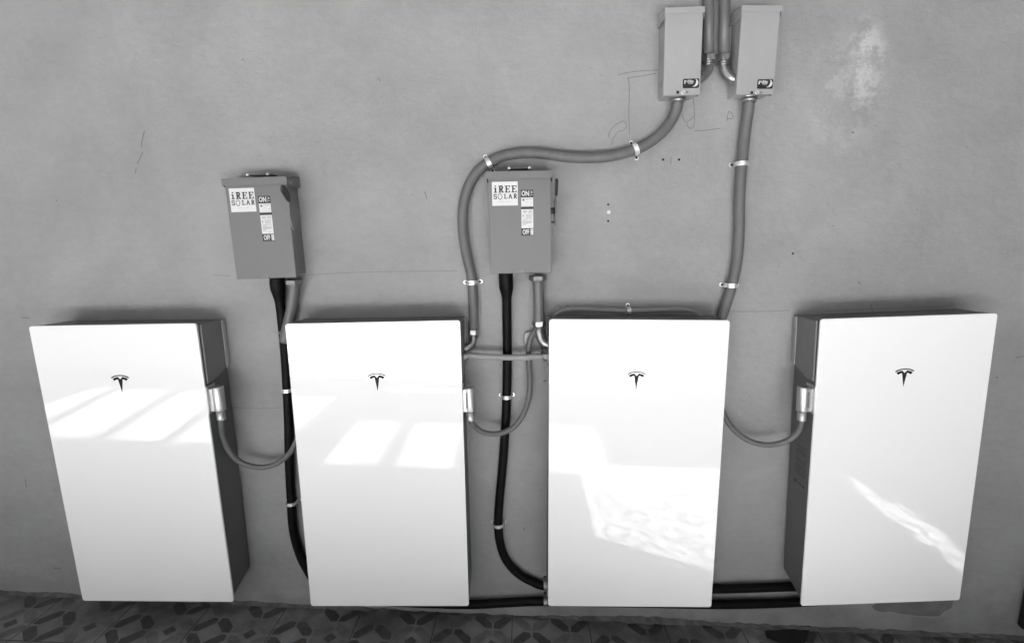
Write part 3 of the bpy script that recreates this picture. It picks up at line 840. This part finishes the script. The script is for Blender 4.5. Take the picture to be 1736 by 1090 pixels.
# ------------------------------------------------------------------ straps
def strap(px, py, ang, r, depth, label, wd=.016, ear=.010, both=True, scr=M_SCREW, material=None):
    """two-hole strap; ang = direction across the pipe in the wall plane (degrees from +x)"""
    p = at(px, py, -depth); 
    e = tag(bpy.data.objects.new("pipe_strap", None), label, "pipe strap", "metal pipe straps on the wall")
    COL.objects.link(e)
    e.location = (p.x, 0, p.z); e.rotation_euler = (0, -R_(ang), 0)
    ri, ro = r + .0008, r + .0028
    N = 16; outp = []; inp = []
    ext = r + ear
    y0 = -.0012; th = .0018
    prof_o = [(-ext if both else -ro, y0 - th), (-ro, y0 - th)]
    prof_i = [(-ext if both else -ro, y0), (-ri, y0)]
    for k in range(N + 1):
        a = math.pi - math.pi * k / N
        prof_o.append((ro * math.cos(a), -depth - ro * math.sin(a)))
        prof_i.append((ri * math.cos(a), -depth - ri * math.sin(a)))
    prof_o += [(ro, y0 - th), (ext, y0 - th)]; prof_i += [(ri, y0), (ext, y0)]
    mb = MB()
    for i in range(len(prof_o) - 1):
        a, b_, c, d = prof_o[i], prof_o[i + 1], prof_i[i + 1], prof_i[i]
        if (Vector(a) - Vector(b_)).length < 1e-6: continue
        vs = [[mb.bm.verts.new((q[0], q[1], s * wd / 2)) for q in (a, b_, c, d)] for s in (-1, 1)]
        f = mb.bm.faces.new
        f(vs[0]); f(list(reversed(vs[1])))
        for j in range(4): f([vs[0][(j + 1) % 4], vs[0][j], vs[1][j], vs[1][(j + 1) % 4]])
    bmesh.ops.remove_doubles(mb.bm, verts=mb.bm.verts[:], dist=1e-6)
    # round ends of the ears
    for s in (-1, 1):
        if s < 0 and not both: continue
        mb.disc((s * ext, y0, 0), (0, -1, 0), wd / 2, th, 16)
    st = mb.build("band", material or M_STRAP, e)
    rb = MB(); pts = [Vector((q[0] * 1.0, q[1] - .0004, 0)) for q in prof_o[3:-3]]
    rb.tube(pts, .0022, 8); rb.build("rib", material or M_STRAP, st)
    for s in (-1, 1):
        if s < 0 and not both: continue
        MB().dome((s * (ext - .001), y0 - th, 0), (0, -1, 0), wd * .27, .003).build("screw", scr, e)
    return e
def ang(p, q):   # angle across the pipe given two ear pixels
    a, b_ = at(*p), at(*q); d = b_ - a; return math.degrees(math.atan2(d.z, d.x))
strap(828.5, 277, ang((821, 264), (836, 293)), RF, .026, "tilted strap at the upper left bend of the curving conduit")
strap(1077, 253.5, ang((1072, 241), (1081, 266)), RF, .026, "tilted strap on the curving conduit below the left small box")
strap(1257.5, 278, 0, RF, .026, "strap around the straight conduit a little below the right small box")
strap(1240.5, 484, -3, RF, .026, "strap low on the straight conduit just above the third battery")
strap(801, 479, 2, RF, .026, "strap across the vertical stretch of the curving conduit, left of the middle switch box")
strap(859, 672, 0, .018, .024, "strap on the vertical black pipe at mid height between second and third batteries", ear=.007, wd=.014)
strap(845, 889, 0, .018, .024, "strap on the black pipe low down, where it starts to bend", ear=.007, wd=.014)
strap(487, 661, 0, .018, .024, "strap on the left black pipe beside the upper part of the second battery", ear=.007, wd=.014)
strap(484 - 2.5, 563, 0, .018, .024, "topmost strap on the left black pipe, beside the second battery's top corner", ear=.006, wd=.012, material=M_DARKMET)
strap(494, 852, 0, .018, .024, "strap low on the left black pipe beside the second battery", ear=.007, wd=.014)
strap(924.5, 991, 90, .018, .024, "upper of two upright straps stacked at the third battery's lower left corner", ear=.007, wd=.014, material=M_ZINC)
strap(924.5, 1019, 90, .018, .028, "lower of two upright straps stacked at the third battery's lower left corner", ear=.007, wd=.014, material=M_ZINC)
strap(1066, 527, 90, .0098, .024, "small upright strap on the thin arched conduit over the third battery", ear=.010, wd=.015)

# ------------------------------------------------------------------ added out of view: shadow-casting roof pieces and light-bouncing yard
M_ROOF = mat("shadow_roof_underside", 0.12, 0.8, var=0.1, vscale=2)
M_YARD = mat("yard_wall_paint", 0.2, 0.8, var=0.12, vscale=2.0)
ZR = 1.98
NSH = [0]
def shadep(mb, P, th=.06):
    """a piece of roof whose shadow is the floor outline P; each lies 1 mm above the one before"""
    z = ZR + .001 * NSH[0]; NSH[0] += 1
    out = []
    for x, y in P:
        k = z - floor_z(x)
        out.append(Vector((x - SUN_H.x / -SUN_H.z * k, y - SUN_H.y / -SUN_H.z * k, z)))
    mb.prism(out, (0, 0, th))
def shade(mb, x0, x1, y0, y1):
    shadep(mb, [(x0, y0), (x1, y0), (x1, y1), (x0, y1)])
rf = MB()
rf.box(-6, 7, -.02, .25, ZR - .01, ZR + .08)
shade(rf, -4.5, 8, -.45, -.25)
shade(rf, -4.5, -.60, -1.92, -.40)
shade(rf, -.65, 1.88, -1.66, -.40)
shadep(rf, [(1.86, -.30), (3.1, -.30), (3.0, -.48), (2.44, -.68), (1.89, -.93)])
shade(rf, 1.06, 1.36, -2.6, -1.6)
shadep(rf, [(2.12, -1.82), (3.2, -1.85), (3.2, -2.7), (2.10, -2.7), (2.15, -2.24)])
shade(rf, 1.06, 3.6, -3.85, -2.56)
shadep(rf, [(2.50, -.30), (3.84, -.30), (3.76, -.72), (3.735, -.83), (3.81, -.95), (3.735, -1.03), (3.80, -1.12), (3.735, -1.24), (3.77, -1.45), (3.79, -1.62), (3.88, -1.80), (3.7, -1.9), (3.4, -3.6), (3.0, -3.6), (3.1, -1.9)])
shadep(rf, [(3.84, -.30), (7.5, -.30), (7.5, -4), (3.4, -4), (3.6, -1.85), (3.90, -1.81), (3.905, -1.62), (3.89, -1.46), (4.0, -1.43), (3.955, -1.26), (4.0, -1.14), (3.93, -.92), (3.80, -.73)])
shade(rf, -5, -2.85, -4.3, -1.9)
roof = rf.build("shadow_roof", M_ROOF)  # unseen roof, its outline cut so sun patches land on the floor
tag(roof, "unseen flat roof overhead, its pieces shaped to shade wall and floor", "roof")
bmx = MB()
shadep(bmx, [(-1.79, -1.8), (-1.70, -1.8), (-1.98, -3.2), (-2.09, -3.2)])
shadep(bmx, [(-1.27, -1.8), (-1.19, -1.8), (-1.45, -3.2), (-1.55, -3.2)])
shadep(bmx, [(-2.38, -1.8), (-2.30, -1.8), (-2.60, -3.2), (-2.70, -3.2)])
shade(bmx, -.38, .03, -3.5, -1.6)
shadep(bmx, [(.44, -1.6), (.56, -1.6), (.52, -2.7), (.43, -2.7)])
shadep(bmx, [(.99, -1.6), (1.1, -1.6), (1.1, -2.7), (.95, -2.7)])
shade(bmx, -.2, 1.2, -3.35, -2.50)
shade(bmx, -3, -.3, -3.55, -3.08)
shade(bmx, -3.2, 1.15, -3.72, -3.5)
shade(bmx, -9, -2.6, -9, -3.6)
shade(bmx, -3, -1.2, -4.3, -3.6)
shadep(bmx, [(3.1, -3.7), (9, -3.7), (9, -9), (4.6, -9)])
bmx.build("shadow_strip", M_ROOF, roof)  # added strips overhead, shaped to cast bars and shade the yard's sides
yw = MB().box(-12, 13, -8.0, -7.8, -1.6, 5.8).build("yard_wall", M_YARD)  # opposite wall set back, made extra tall and dull to hold off sky light
tag(yw, "yard wall across the courtyard, mirrored in the batteries, raised to block the sky", "wall")
ps = MB()
for x0, x1 in ((-1.5, -.9), (-.35, .05), (.85, 1.15), (1.75, 1.95)):
    ps.tube([Vector((x0, -4.5, floor_z(x0))), Vector((x1, -7.79, 1.7))], .06, 12)
ps.build("leaning_pole", M_BOXD, yw)
pv = MB()
pv.poly([Vector((x, y, floor_z(x) + .007)) for x, y in ((-12, -3.72), (13, -3.72), (13, -7.8), (-12, -7.8))])
tag(pv.build("bounce_paving", mat("pale_bounce_ground", .6, .8, var=.1, vscale=3)), kind="structure")  # pale ground sheet added to bounce sunlight up at the wall
